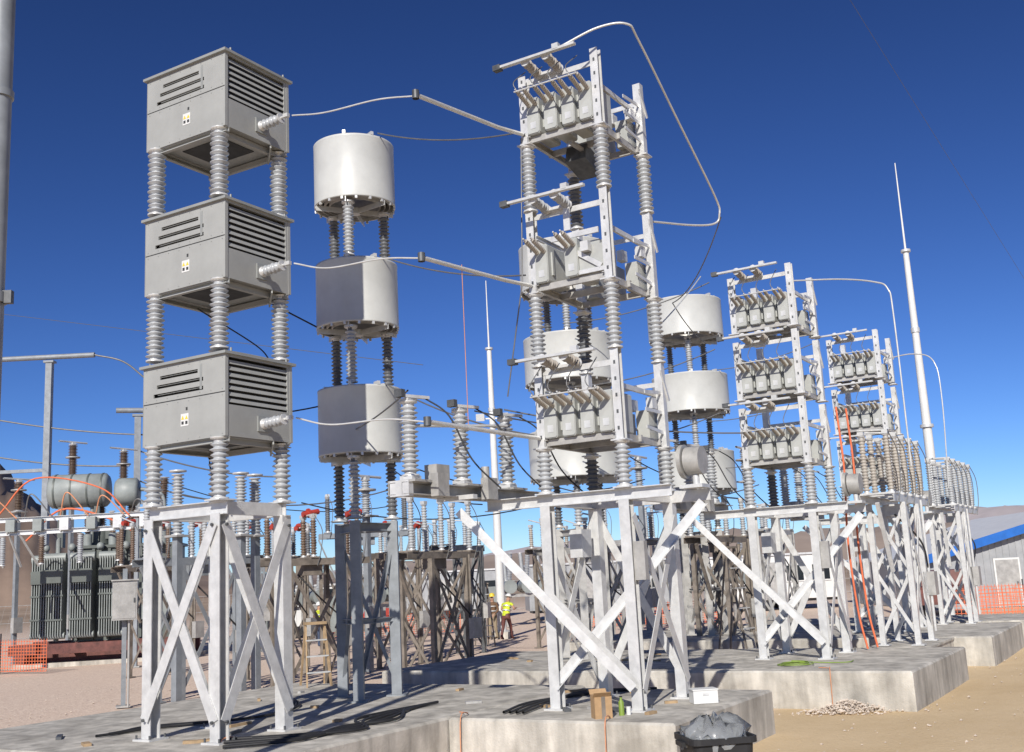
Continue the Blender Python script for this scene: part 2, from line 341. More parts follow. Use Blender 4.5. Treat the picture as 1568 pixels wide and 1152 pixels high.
def cap_bank(a,b_,tiers,base_ins,switch=True):
    T=top('capacitor_bank',W(a,b_,PADZ)); X,Y=.72,.6
    b=MB(); legs(b,[(-X,-Y),(X,-Y),(-X,Y),(X,Y)],2.70,.15,GALV)
    b.chan((-X,-1.25,2.78),(-X,1.6,2.78),.09,.16,GALV,flip=-1); b.chan((X,-1.25,2.78),(X,.8,2.78),.09,.16,GALV)
    for s in(-1,1): b.chan((-X+.06,s*Y,2.78),(X-.06,s*Y,2.78),.08,.15,GALV,flip=s)
    for x in(-X,X):
        for y in(-Y,Y): b.box((x,y,2.87),(.24,.24,.018),GALV)
    o=-X-.09
    b.ang((o,.6,.3),(X-.2,-1.2,2.68),.12,GALV); b.ang((o-.05,-.6,.3),(-1.55,1.5,2.68),.12,GALV)
    b.bar((X+.09,-.6,.25),(X+.09,.6,2.55),.012,.12,GALV); b.bar((X+.105,.6,.25),(X+.105,-.6,2.55),.012,.12,GALV)
    b.bar((o+.02,-.6,.35),(o+.02,.6,1.5),.012,.12,GALV)
    for s in(-1,1):
        b.bar((-X,s*(Y+.085),.25),(X,s*(Y+.085),2.5),.12,.012,GALV,up=(0,1,0)); b.bar((X,s*(Y+.1),.25),(-X,s*(Y+.1),2.5),.12,.012,GALV,up=(0,1,0))
    b.box((-.7,-.75,1.9),(.1,.16,.5),GALV2); b.box((.3,.65,2.2),(.3,.2,.4),GALV)
    b.cyl((.5,-1.25,3.25),(.5,-1.02,3.25),.2,GALV2,20); b.cyl((.5,-1.0,3.25),(.5,-.94,3.25),.24,GALV2,20); b.cyl((.5,-1.13,2.86),(.5,-1.13,3.05),.05,GALV,8); b.box((.5,-1.1,2.89),(.3,.34,.05),GALV)
    b.obj('steel_stand',T)
    if base_ins:
        for x in(-X,X):
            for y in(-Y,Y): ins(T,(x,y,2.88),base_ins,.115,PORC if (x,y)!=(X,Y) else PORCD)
    for i,(z0,h,st) in enumerate(tiers):
        rack(T,z0,h,style=st)
        if i+1<len(tiers):
            g=tiers[i+1][0]-(z0+h)
            if g>.3:
                for x in(-X,X):
                    for y in(-Y,Y):
                        hh=h if (x,y)!=(-X,Y) else h*.92
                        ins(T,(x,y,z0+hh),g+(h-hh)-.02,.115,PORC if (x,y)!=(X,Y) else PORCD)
    if switch:
        b=MB(); b.chan((-2.75,1.5,2.95),(.6,1.5,2.95),.12,.16,GALV2); b.chan((-2.75,1.72,2.95),(.6,1.72,2.95),.12,.16,GALV2)
        for x in(-2.5,-1.3,-.1): b.box((x,1.6,3.045),(.4,.44,.03),GALV2); b.box((x,1.6,3.09),(.2,.2,.06),GALV)
        b.box((-2.7,1.6,2.95),(.1,.3,.2),GALV); b.bar((-1.6,1.2,2.86),(-1.6,1.8,2.86),.1,.06,GALV)
        for x in(-2.5,-1.3,-.1):
            b.box((x,1.6,4.11),(.2,.14,.05),ALU); b.bar((x-.2,1.6,4.16),(x+.25,1.45,4.16),.05,.04,ALU); b.box((x-.18,1.6,4.19),(.08,.12,.1),DSTEEL)
            b.tube(smooth([(x+.2,1.5,4.17),(x+.35,1.2,3.9),(x+.4,.9,3.3),(x+.6,.6,2.9)]),.012,BLK)
        b.box((-1.9,1.6,3.2),(.3,.2,.2),GALV2); b.cyl((-.7,1.6,3.0),(-.7,1.6,3.35),.06,GALV2)
        for x in(-2.2,-1.0): b.box((x,1.35,3.0),(.25,.12,.3),GALV2)
        b.obj('switch_beam',T)
        for x in(-2.5,-1.3,-.1): ins(T,(x,1.6,3.12),.98,.125,PORC)
    return T
def post_switch(a0,a1,b_,n,h,L,m,name='disconnect_switch',base=PADZ,rz=YAW,loc=None,st=GALV,red=False,w=.7,seg=12,lf=(-.6,.6)):
    T=top(name,loc if loc is not None else W((a0+a1)/2,b_,base),rz); X=(a1-a0)/2
    b=MB()
    for s in(-1,1): b.chan((-X-.3,s*.3,h),(X+.3,s*.3,h),.09,.16,st,flip=s)
    xs=[-X+2*X*i/(n-1) for i in range(n)]
    lx=(X*lf[0],X*lf[1])
    for x in lx:
        for s in(-1,1):
            b.ang((x,s*w/2,0),(x,s*w/2,h-.08),.11,st); b.box((x,s*w/2,.012),(.25,.25,.024),st)
        b.bar((x,-w/2,.2),(x,w/2,h*.5),.02,.07,st); b.bar((x+.03,w/2,.2),(x+.03,-w/2,h*.5),.02,.07,st)
        b.bar((x,-w/2,h*.5),(x,w/2,h*.95),.02,.07,st); b.bar((x+.03,w/2,h*.5),(x+.03,-w/2,h*.95),.02,.07,st)
    b.bar((lx[0],-w/2-.02,.3),(lx[1],-w/2-.02,h-.2),.09,.02,st,up=(0,1,0)); b.bar((lx[1],-w/2-.05,.3),(lx[0],-w/2-.05,h-.2),.09,.02,st,up=(0,1,0))
    b.bar((lx[0],0,h*.5),(max(-X-.3,lx[0]-1.2),0,h-.1),.08,.05,st); b.bar((lx[1],0,h*.45),(X+.2,0,h-.1),.1,.06,st)
    for x in xs: b.box((x,0,h+.1),(.26,.74,.04),st)
    for i,x in enumerate(xs):
        for s in(-1,1):
            b.box((x,s*.25,h+.13+L+.04),(.14,.12,.08),ALU)
        q=random.uniform(-.1,.5)
        b.tube([(x,-.32,h+.2+L),(x,.32,h+.2+L+q*.5)],.025,ALU)
        if red: b.cyl((x-.1,.1,h+.22+L),(x+.35,.1,h+.3+L),.07,RED,10); b.cyl((x+.05,.1,h+.25+L),(x+.1,.1,h+.26+L),.12,RED,12)
        b.tube(smooth([(x,-.3,h+.2+L),(x+.15,-.42,h+L*.8),(x+.12,-.42,h+.3),(x+.05,-.35,h-.1)]),.011,random.choice((WIRE,BLK,WIRE)))
    b.box((lx[1]+.12,-w/2-.1,h*.4),(.35,.22,.5),GALV2); b.cyl((lx[1],-w/2-.1,.2),(lx[1],-w/2-.1,h),.03,st,8)
    b.box((0,0,h-.2),(.5,.4,.25),st); b.tube(smooth([(-.3,0,h-.3),(.1,-.4,h-.9),(lx[1],-w/2-.1,h*.5)]),.02,BLK)
    b.obj('steel_support',T)
    for x in xs:
        for s in(-1,1): ins(T,(x,s*.25,h+.12),L,.085,m,seg=seg)
    return T
resistor_stack(10.16,10.61)
reactor_stack(13.97,11.3,1.38,1.10,(3.85,6.0,8.15),dx=-.07)
reactor_stack(21.4,11.3,2.08,1.05,(3.85,6.0,8.15),seg=56,lm=GALV2)
reactor_stack(28.2,11.25,2.10,1.05,(3.85,6.0,8.15),seg=56,lm=GALV2,dx=.1)
cap_bank(13.8,6.8,[(3.51,1.25,0),(5.74,1.33,2),(7.99,1.16,1)],.61)
cap_bank(21.3,6.47,[(3.66,1.27,0),(5.0,1.27,0),(6.35,1.25,0)],.76)
cap_bank(29.0,6.6,[(3.66,1.27,0),(5.0,1.27,0),(6.35,1.25,0)],.76)
post_switch(23.2,26.2,5.2,5,3.0,1.2,PORCT,lf=(-.7,.2))
post_switch(30.8,34.0,5.3,5,3.0,1.15,PORC,lf=(-1.0,-.45))
# ---------------------------------------------------------------- concrete pads
def pad(a0,a1,b0,b1,name='concrete_pad'):
    bm=MB(); X=(a1-a0)/2;Y=(b1-b0)/2;c=.03
    def ring(dx,z): return [(-X+dx,-Y+dx,z),(X-dx,-Y+dx,z),(X-dx,Y-dx,z),(-X+dx,Y-dx,z)]
    v=ring(0,-.3)+ring(0,PADZ-c)+ring(c,PADZ)
    f=[]
    for k in range(2):
        for i in range(4): j=(i+1)%4; f.append((k*4+i,k*4+j,k*4+4+j,k*4+4+i))
    f.append((8,9,10,11)); bm.add(v,f,CONC)
    return bm.obj(name,None,W((a0+a1)/2,(b0+b1)/2,0),YAW)
pad(8.5,16.0,8.53,14.8); pad(12.1,15.6,5.3,8.5); pad(18.3,23.2,3.9,14.5); pad(26.0,31.2,3.8,14.5); pad(32.0,35.5,3.8,12)
def plinth(a,b_,la,lb,h):
    m=MB(); m.bx(-la/2,la/2,-lb/2,lb/2,-.2,h,CONC); m.bx(-la/2-.03,la/2+.03,-lb/2-.03,lb/2+.03,h,h+.04,CONC); m.obj('concrete_plinth',None,W(a,b_,0),YAW)
plinth(24.7,5.2,2.6,1.2,PADZ-.05)
# ---------------------------------------------------------------- ground
def ground():
    m=bpy.data.materials.new('ground_sand_gravel');m.use_nodes=True;nt=m.node_tree;N=nt.nodes;L=nt.links;b=N['Principled BSDF'];b.inputs['Roughness'].default_value=.95;b.inputs['Specular IOR Level'].default_value=.2
    tc=N.new('ShaderNodeTexCoord')
    def nz(s,d=6,r=.6):
        n=N.new('ShaderNodeTexNoise');n.inputs['Scale'].default_value=s;n.inputs['Detail'].default_value=d;n.inputs['Roughness'].default_value=r;L.new(tc.outputs['Object'],n.inputs['Vector']);return n
    def ramp(src,p0,c0,p1,c1):
        r=N.new('ShaderNodeValToRGB');e=r.color_ramp.elements;e[0].position=p0;e[0].color=(*c0,1);e[1].position=p1;e[1].color=(*c1,1);L.new(src,r.inputs[0]);return r
    def mix(f,a,c):
        x=N.new('ShaderNodeMix');x.data_type='RGBA';L.new(f,x.inputs[0]);L.new(a,x.inputs[6]);L.new(c,x.inputs[7]);return x.outputs[2]
    big=nz(.35,8,.65);fine=nz(9,8,.75)
    sand=mix(fine.outputs['Fac'],ramp(big.outputs['Fac'],.35,(.52,.385,.215),.65,(.64,.485,.29)).outputs[0],ramp(big.outputs['Fac'],.35,(.62,.47,.29),.65,(.72,.57,.38)).outputs[0])
    vo=N.new('ShaderNodeTexVoronoi');vo.inputs['Scale'].default_value=22;L.new(tc.outputs['Object'],vo.inputs['Vector'])
    bw=N.new('ShaderNodeRGBToBW');L.new(vo.outputs['Color'],bw.inputs[0])
    grav=ramp(bw.outputs[0],.1,(.52,.39,.31),.9,(.88,.74,.61))
    g2=mix(big.outputs['Fac'],grav.outputs[0],ramp(fine.outputs['Fac'],.3,(.58,.43,.335),.7,(.80,.645,.52)).outputs[0])
    sep=N.new('ShaderNodeSeparateXYZ');L.new(tc.outputs['Object'],sep.inputs[0])
    ad=N.new('ShaderNodeMath');ad.operation='MULTIPLY_ADD';ad.inputs[1].default_value=3.0;L.new(big.outputs['Fac'],ad.inputs[0]);L.new(sep.outputs['Y'],ad.inputs[2])
    mr=N.new('ShaderNodeMapRange');mr.inputs[1].default_value=7.2;mr.inputs[2].default_value=8.8;L.new(ad.outputs[0],mr.inputs[0])
    near=mix(mr.outputs[0],sand,g2)
    ln=N.new('ShaderNodeVectorMath');ln.operation='LENGTH';L.new(tc.outputs['Object'],ln.inputs[0])
    m2=N.new('ShaderNodeMapRange');m2.inputs[1].default_value=75;m2.inputs[2].default_value=140;L.new(ln.outputs['Value'],m2.inputs[0])
    farn=N.new('ShaderNodeTexNoise');farn.inputs['Scale'].default_value=.02;farn.inputs['Detail'].default_value=10;L.new(tc.outputs['Object'],farn.inputs['Vector'])
    far=ramp(farn.outputs['Fac'],.35,(.30,.22,.155),.7,(.42,.32,.235))
    L.new(mix(m2.outputs[0],near,far.outputs[0]),b.inputs['Base Color'])
    bp=N.new('ShaderNodeBump');bp.inputs['Strength'].default_value=.4;bp.inputs['Distance'].default_value=.02
    su=N.new('ShaderNodeMath');su.operation='ADD';L.new(fine.outputs['Fac'],su.inputs[0]);L.new(vo.outputs['Distance'],su.inputs[1]);L.new(su.outputs[0],bp.inputs['Height']);L.new(bp.outputs[0],b.inputs['Normal'])
    g=MB(); S=9000
    xs=sorted(set([-S,-3000,-1000,-300,-120]+[i*2.0 for i in range(-30,41)]+[120,300,1000,3000,S]))
    vs=[];n=len(xs)
    for y in xs:
        for x in xs:
            z=0.0
            r=math.hypot(x,y)
            if r<90: z=.05*noise.noise(Vector((x*.15,y*.15,0)))-.02
            vs.append((x,y,z))
    g.add(vs,[(j*n+i,j*n+i+1,(j+1)*n+i+1,(j+1)*n+i) for j in range(n-1) for i in range(n-1)],m,True)
    g.obj('desert_ground',None,(0,0,0),YAW)
ground()
STONE=mat('stone',(.62,.53,.44),.9,0,.2,9)
def stones(name,pts,m=STONE):
    b=MB()
    for (x,y,z,r) in pts:
        vs=[Vector(v)*r*random.uniform(.7,1.2)+Vector((x,y,z)) for v in((1,0,0),(-1,0,0),(0,1,0),(0,-1,0),(0,0,.7),(0,0,-.7))]
        b.add(vs,[(0,2,4),(2,1,4),(1,3,4),(3,0,4),(2,0,5),(1,2,5),(3,1,5),(0,3,5)],m)
    b.obj(name)
pts=[]
for i in range(2200):
    x,y=random.uniform(-12,14),random.uniform(8,30); p=(x*CY+y*SY, -x*SY+y*CY)
    if 5.2<p[1]<14.9 and 8.4<p[0]<36: continue
    pts.append((x,y,.0,random.choice((.008,.012,.015,.02,.03))))
stones('scattered_stones',pts)
c=W(18.0,4.9); pts=[]
for i in range(900):
    r=abs(random.gauss(0,.34)); t=random.uniform(0,6.28); z=max(0,.2-.3*r)*random.random()
    pts.append((c.x+r*math.cos(t)*1.2,c.y+r*math.sin(t)*.6,z,random.uniform(.012,.035)))
stones('rubble_pile',pts,mat('pale_rubble',(.66,.57,.48),.9,0,.15,9))
b=MB()
for i in range(34):
    a=random.choice((random.uniform(12.3,15.4),random.uniform(18.6,22.8),random.uniform(9.0,15.5))); 
    b_=random.uniform(5.5,8.3) if 12.2<a<15.5 and random.random()<.6 else random.uniform(8.9,13.5)
    if a<12.2: b_=random.uniform(8.8,13.5)
    p=W(a,b_,PADZ+.018); L=random.uniform(.08,.5)
    b.box(p,(L,random.uniform(.04,.1),.034),random.choice((WOOD,GALV2,DSTEEL,WOOD)),Matrix.Rotation(random.uniform(0,3),3,'Z'))
b.obj('scrap_lumber')
# ---------------------------------------------------------------- busbars and wires
def wire(name,paths):
    T=top(name,(0,0,0),0)
    for (p,r,m,n) in paths:
        b=MB(); b.tube(p,r,m,8); b.obj(n,T)
    return T
def H(a,b_,h): return W(a,b_,PADZ+h)
P=[]
for (hb,hj,he) in((7.99,7.76,8.15),(5.93,5.64,5.85),(3.89,3.62,3.65)):
    P.append((smooth([H(10.21,9.36,hb),H(10.22,8.8,hj+.12),H(10.3,8.0,hj+.10),H(10.35,7.4,hj)]),.011,ALU,'jumper_conductor'))
    P.append(([H(10.3,7.4,hj),H(12.3,7.42,(hj+he*2)/3),H(13.0,7.42,he)],.030,ALU,'tubular_bus'))
    P.append(([H(10.32,7.4,hj-.05),H(10.32,7.4,hj+.06)],.045,DSTEEL,'bus_clamp'))
for z in(9.3,7.12,4.97):
    q=W(13.97,11.3)+Vector((.42,-.5,PADZ+z)); e=H(13.0,7.5,z-1.1 if z>5 else 3.7)
    P.append((sag(q,e,.12),.012,WIRE,'reactor_jumper'))
P.append((sag(H(13.0,7.45,8.1),H(12.9,7.5,5.9),-.02)+sag(H(12.9,7.5,5.9),H(13.0,7.9,4.3),0),.010,WIRE,'dropper'))
P.append((sag(H(11.2,7.4,5.75),H(11.5,7.6,3.72),.02),.005,COPP,'dropper'))
P.append((smooth([H(12.65,6.5,9.12),H(12.8,6.0,9.3),H(12.95,5.62,9.3),H(13.25,5.58,9.15),H(14.5,5.6,8.45),H(15.9,5.6,7.6),H(16.1,5.62,7.35),H(16.05,5.7,7.2),H(15.6,5.9,7.1),H(14.6,6.15,6.95)],7),.017,ALU,'bus_loop'))
P.append((sag(H(16.1,5.6,7.3),H(18.2,7.4,6.6),.25)+sag(H(18.2,7.4,6.6),H(20.3,7.6,6.2),.1),.010,WIRE,'jumper'))
P.append((sag(H(16.6,7.2,5.7),H(20.3,7.6,7.6),.05),.012,ALU,'jumper'))
P.append((smooth([H(21.2,6.0,7.4),H(21.0,5.0,7.2),H(20.7,4.3,6.95),H(20.6,4.05,6.75),H(20.6,4.0,6.2),H(20.6,4.0,3.4)],7),.016,ALU,'bus_loop'))
P.append((smooth([H(28.9,6.0,6.9),H(28.7,5.2,6.9),H(28.5,4.7,6.6),H(28.4,4.6,5.6),H(28.4,4.7,3.4)],7),.016,ALU,'bus_loop'))
for a in(20.5,28.2):
    for z in(7.5,6.1,4.8): P.append((sag(H(a,7.5,z),W(a+.3,11.3)+Vector((.3,-.95,PADZ+z-.4)),.15),.012,WIRE,'reactor_jumper'))
P.append((sag(H(13.2,8.6,4.2),H(20.3,9,4.6),.1),.012,WIRE,'cross_conductor'))
P.append((sag(H(13.7,8.4,4.25),H(16.2,5.6,3.8),.1),.012,WIRE,'cross_conductor'))
P.append(([H(11.3,8.4,3.78),H(13.1,8.0,3.9)],.022,ALU,'cross_conductor'))
P.append((sag(H(11.3,8.4,4.25),H(14.9,12.9,4.4),.12),.012,WIRE,'cross_conductor'))
P.append((sag(H(14.2,12,4.9),H(10.4,11.6,4.2),.1),.012,BLK,'cross_conductor'))
P.append((sag(H(14.2,12,6.0),H(10.2,11.4,6.4),.0),.014,BLK,'cross_conductor'))
for (x0,y0,z0,x1,y1,z1,s) in((-9,28,5.0,-3,31,5.2,.5),(-6,30,4.7,1,33,4.6,.5),(-3,29,5.5,4,34,5.2,.6),(1,30,4.8,8,36,5,.5),(-4,33,6,-1,30,4.4,.3),(3,32,6,7,35,5,.4),(-13,40,6.5,-5,44,5.5,.6)):
    P.append((sag((x0,y0,z0),(x1,y1,z1),s),.018,random.choice((WIRE,BLK)),'strung_conductor'))
P.append(([Vector((-60,70,26)),Vector((-2,24,7.2))],.008,WIRE,'overhead_line'))
P.append(([Vector((8,30,25)),Vector((30,58,14))],.008,WIRE,'overhead_line'))
wire('overhead_busbars',P)
b=MB()
for (a,b_) in((22.4,5.7),(22.8,5.6)):
    b.tube(smooth([H(a,b_,4.9),H(a+.02,b_-.03,3.6),H(a,b_+.04,2.2),H(a+.05,b_,.8),H(a+.1,b_-.1,.03)]),.022,ORG,8)
b.obj('orange_cable')
b=MB()
for k in range(5):
    s=random.uniform(-.3,.3)
    b.tube(smooth([H(9.2+k*.15,9.9+s,.03),H(9.9+k*.1,9.2+s*.5,.035),H(10.9,9.3-.1*k,.03),H(11.6,9.0+.15*k,.035),H(12.6+.2*k,9.6,.03)],8),.02,BLK,8)
for k in range(4):
    b.tube(smooth([H(12.5,7.9-k*.1,.03),H(13.6,8.1-.1*k,.03),H(14.9,7.6+k*.12,.03),H(15.4,7.0,.03)],8),.018,BLK,8)
for k in range(3):
    b.tube(smooth([H(9.5+k*.2,12.2,.03),H(10.4,12.0+.1*k,.03),H(11.4,11.3,.035),H(12.4+.1*k,11.6,.03),H(13.4,12.4,.03)],8),.018,BLK,8)
b.obj('cable_bundle')
b=MB()
for (a,b_,z) in((9.55,10.0,.0),(12.1,8.3,0),(12.1,6.2,0),(18.3,5.2,0)):
    b.tube(smooth([H(a+.4,b_+.3,.02),H(a+.3,b_+.1,.02),H(a-.02,b_,.01),H(a-.05,b_,-.6)],6),.008,COPP,6)
b.obj('copper_ground_lead')
b=MB()
c=H(19.3,6.1,.012)
pp=[]
for t in range(64):
    q=t*.32; pp.append(c+Vector(((.26+.07*math.sin(q*.7))*math.cos(q)+.05*math.sin(q*.23),(.30+.08*math.cos(q*.6))*math.sin(q),.004+.0006*t)))
b.tube(pp,.010,GREEN,6); b.tube(smooth([pp[-1],c+Vector((.5,.1,.01)),c+Vector((.9,-.1,.01)),c+Vector((1.1,.2,.01))]),.010,GREEN,6)
b.obj('garden_hose')
# ---------------------------------------------------------------- masts and poles
def mast(x,y,h,r):
    T=top('lightning_mast',(x,y,0),0); b=MB()
    b.box((0,0,.1),(.9,.9,.3),CONC); b.cyl((0,0,.25),(0,0,h*.42),r,WHT,14,r*.85); b.cyl((0,0,h*.42),(0,0,h*.8),r*.82,WHT,14,r*.55)
    b.cyl((0,0,h*.42-.05),(0,0,h*.42+.05),r*1.25,GALV,14); b.cyl((0,0,h*.8-.04),(0,0,h*.8+.04),r*.95,GALV,12); b.cyl((0,0,h*.8),(0,0,h),r*.22,WHT,8,r*.1)
    b.cyl((0,0,.25),(0,0,.3),r*1.8,GALV,14); b.cyl((0,0,h*.62),(0,0,h*.63),r*.85,GALV,14)
    b.obj('pole',T); return T
mast(13.4,35,15.6,.17)
T=mast(-.92,45,15.0,.18); b=MB(); 
for s in(-1,1): b.bar((0,0,9.0),(s*.45,0,9.0),.06,.06,GALV); b.box((s*.5,-.1,9.05),(.35,.25,.25),WHT,Matrix.Rotation(.4,3,'X'))
b.obj('floodlight',T)
b=MB(); b.cyl((0,0,0),(0,0,9.5),.095,GREYST,16); b.cyl((0,0,0),(0,0,.03),.2,GREYST,12)
b.cyl((0,0,4.62),(0,0,4.70),.115,GREYST,16); b.box((.13,0,4.66),(.07,.05,.1),DSTEEL); b.cyl((0,0,6.3),(0,0,6.36),.11,GREYST,16); b.obj('steel_pole',None,(-3.96,8.0,0))
# ---------------------------------------------------------------- background substation structures
def XY(px,Y): return Vector((Y*(px-796)/1680,Y,0))
bk=[(662,27,3.0,3,TAN,PORC,.4),(590,33,3.2,3,TAN,PORC,.9),(905,30,3.0,3,GALV2,PORC,.6),(1040,34,3.2,3,GALV2,PORCT,.5),(300,25.5,3.1,3,GREYST,PORC,.9),(420,31,3.2,3,TAN,PORCD,1.2),
    (1180,36,3.4,3,GALV2,PORC,.6),(530,40,3.3,3,TAN,PORC,.4),(960,42,3.5,3,GALV2,PORC,.4),(245,34,3.2,3,TAN,PORCB,.4),(850,38,3.2,3,TAN,PORCT,1.0),(370,44,3.6,3,GREYST,PORC,.4),(640,50,3.6,4,GALV2,PORC,.4),
    (470,27,3.0,3,TAN,PORCB,.7),(700,36,3.4,3,DSTEEL,PORC,1.3),(1100,30,3.1,3,TAN,PORC,1.1),(560,36,4.0,3,GREYST,PORCD,.2)]
for i,(px,Y,h,n,st,im,rz) in enumerate(bk):
    w=random.uniform(1.0,1.6)
    post_switch(-w,w,0,n,h,random.choice((.7,.95,1.15)),im,loc=XY(px,Y),rz=rz if i%3 else YAW,st=st,red=(i%4==1),w=.9,seg=10)
def breaker(px,Y,rz):
    T=top('circuit_breaker',XY(px,Y),rz);b=MB()
    for x in(-1.1,1.1):
        for y in(-.5,.5): b.bar((x,y,0),(x,y,1.5),.12,.12,GALV2,up=(1,0,0))
    b.bar((-1.3,-.5,1.5),(1.3,-.5,1.5),.1,.14,GALV2); b.bar((-1.3,.5,1.5),(1.3,.5,1.5),.1,.14,GALV2)
    for x in(-.9,0,.9): b.cyl((x,-.7,1.95),(x,.7,1.95),.3,TGR2,18); b.cyl((x,-.74,1.95),(x,-.7,1.95),.34,TGR2,18); b.cyl((x,.7,1.95),(x,.74,1.95),.34,TGR2,18)
    b.box((-1.7,0,1.3),(.6,.9,1.4),TGR2); b.box((-1.7,-.46,1.3),(.5,.02,1.2),TGR2); b.obj('tank_and_frame',T)
    for x in(-.9,0,.9):
        for s in(-1,1): ins(T,(x,s*.45,2.2),1.5,.13,PORC,(0,s*.35,1),'bushing',12)
breaker(800,56,.2); breaker(450,50,.5); breaker(1090,48,.3); breaker(560,46,.9)
def portal(x,y,h,w,name='bus_portal',rz=0):
    T=top(name,(x,y,0),rz);b=MB()
    for s in(-1,1):
        b.bar((s*w/2,0,0),(s*w/2,0,h),.3,.3,GREYST,up=(1,0,0)); b.box((s*w/2,0,.02),(.6,.6,.04),GREYST)
        b.box((s*w/2,0,h+.05),(.5,.4,.1),GREYST)
    b.cyl((-w/2-1,0,h+.3),(w/2+2.2,0,h+.3),.13,GREYST,10); b.bar((-w/2,0,h*.62),(w/2,0,h*.62),.16,.16,GREYST)
    b.tube(smooth([(w/2+2.2,0,h+.3),(w/2+3.6,.1,h-.1),(w/2+4.8,.3,h-1.1),(w/2+6.2,.5,h-2.1)]),.045,WIRE); b.tube(sag((-w/2,0,h*.72),(w/2+4,0,h*.62),.3),.04,WIRE)
    b.tube(sag((-w/2,0,h*.85),(w/2+6,0,h*.72),.3),.04,WIRE)
    b.obj('frame',T)
    return T
portal(-25.2,52,13.9,5.0)
portal(-18.0,52,11.0,.6,rz=.3)
for (px,Y,h,Ls) in((103,46,7.0,1.9),(183,46,6.6,1.9),(20,44,6.0,1.2),(1150,37,5.2,1.0),(560,31,4.3,1.0),(985,36,5.0,1.0)):
    T=top('station_post_insulator',XY(px,Y),YAW); b=MB()
    b.bar((0,0,0),(0,0,h),.16,.16,GREYST,up=(1,0,0)); b.box((0,0,h),(.5,.5,.05),GALV2); b.box((0,0,h+Ls+.08),(.18,.18,.08),ALU); b.tube([(-.7,0,h+Ls+.14),(.7,0,h+Ls+.14)],.04,ALU); b.lathe([(.02,0),(.3,.02),(.3,.07),(.02,.1)],(0,0,h+Ls*.7),GALV2,seg=12)
    b.box((0,-.15,1.5),(.4,.2,.6),GALV2); b.obj('post',T)
    ins(T,(0,0,h+.03),Ls,.20 if px<300 else .15,PORCB if px<300 else PORC,seg=12)
T=top('rigid_bus_frame',XY(95,38),math.radians(6)); b=MB()
for x in(-2.6,2.4):
    b.bar((x,0,0),(x,0,5.1),.16,.16,GREYST,up=(1,0,0)); b.box((x,0,.02),(.4,.4,.04),GALV2)
for z in(4.75,5.2): b.chan((-3.2,0,z),(3.2,0,z+.05),.1,.16,GALV)
for k in range(7): b.box((-2.7+k*.9,-.1,5.0),(.3,.3,.42),random.choice((GALV,GALV2,TGR2))); b.bar((-2.9+k*.9,0,4.75),(-2.5+k*.9,0,5.2),.05,.05,GALV2)
for k in range(5): b.tube(smooth([(-2.6+k*1.2,0,5.3),(-2.3+k*1.2,-.3,5.9+.2*math.sin(k)),(-1.6+k*1.2,-.2,5.25)]),.025,random.choice((BLK,COPP,WIRE)))
for k in range(4): b.bar((-2.6+k*.35,0,4.7),(-2.8+k*.6,.4,3.6),.06,.06,GALV2)
b.tube(smooth([(-2.2,-.2,5.4),(-1.0,-.3,6.6),(1.2,-.3,6.2),(2.2,-.2,5.2)]),.03,ORG)
b.obj('beam_and_fittings',T)
for k in range(4): ins(T,(-2.1+k*1.3,0,3.65),1.0,.12,PORCB if k%2 else PORC,seg=12)
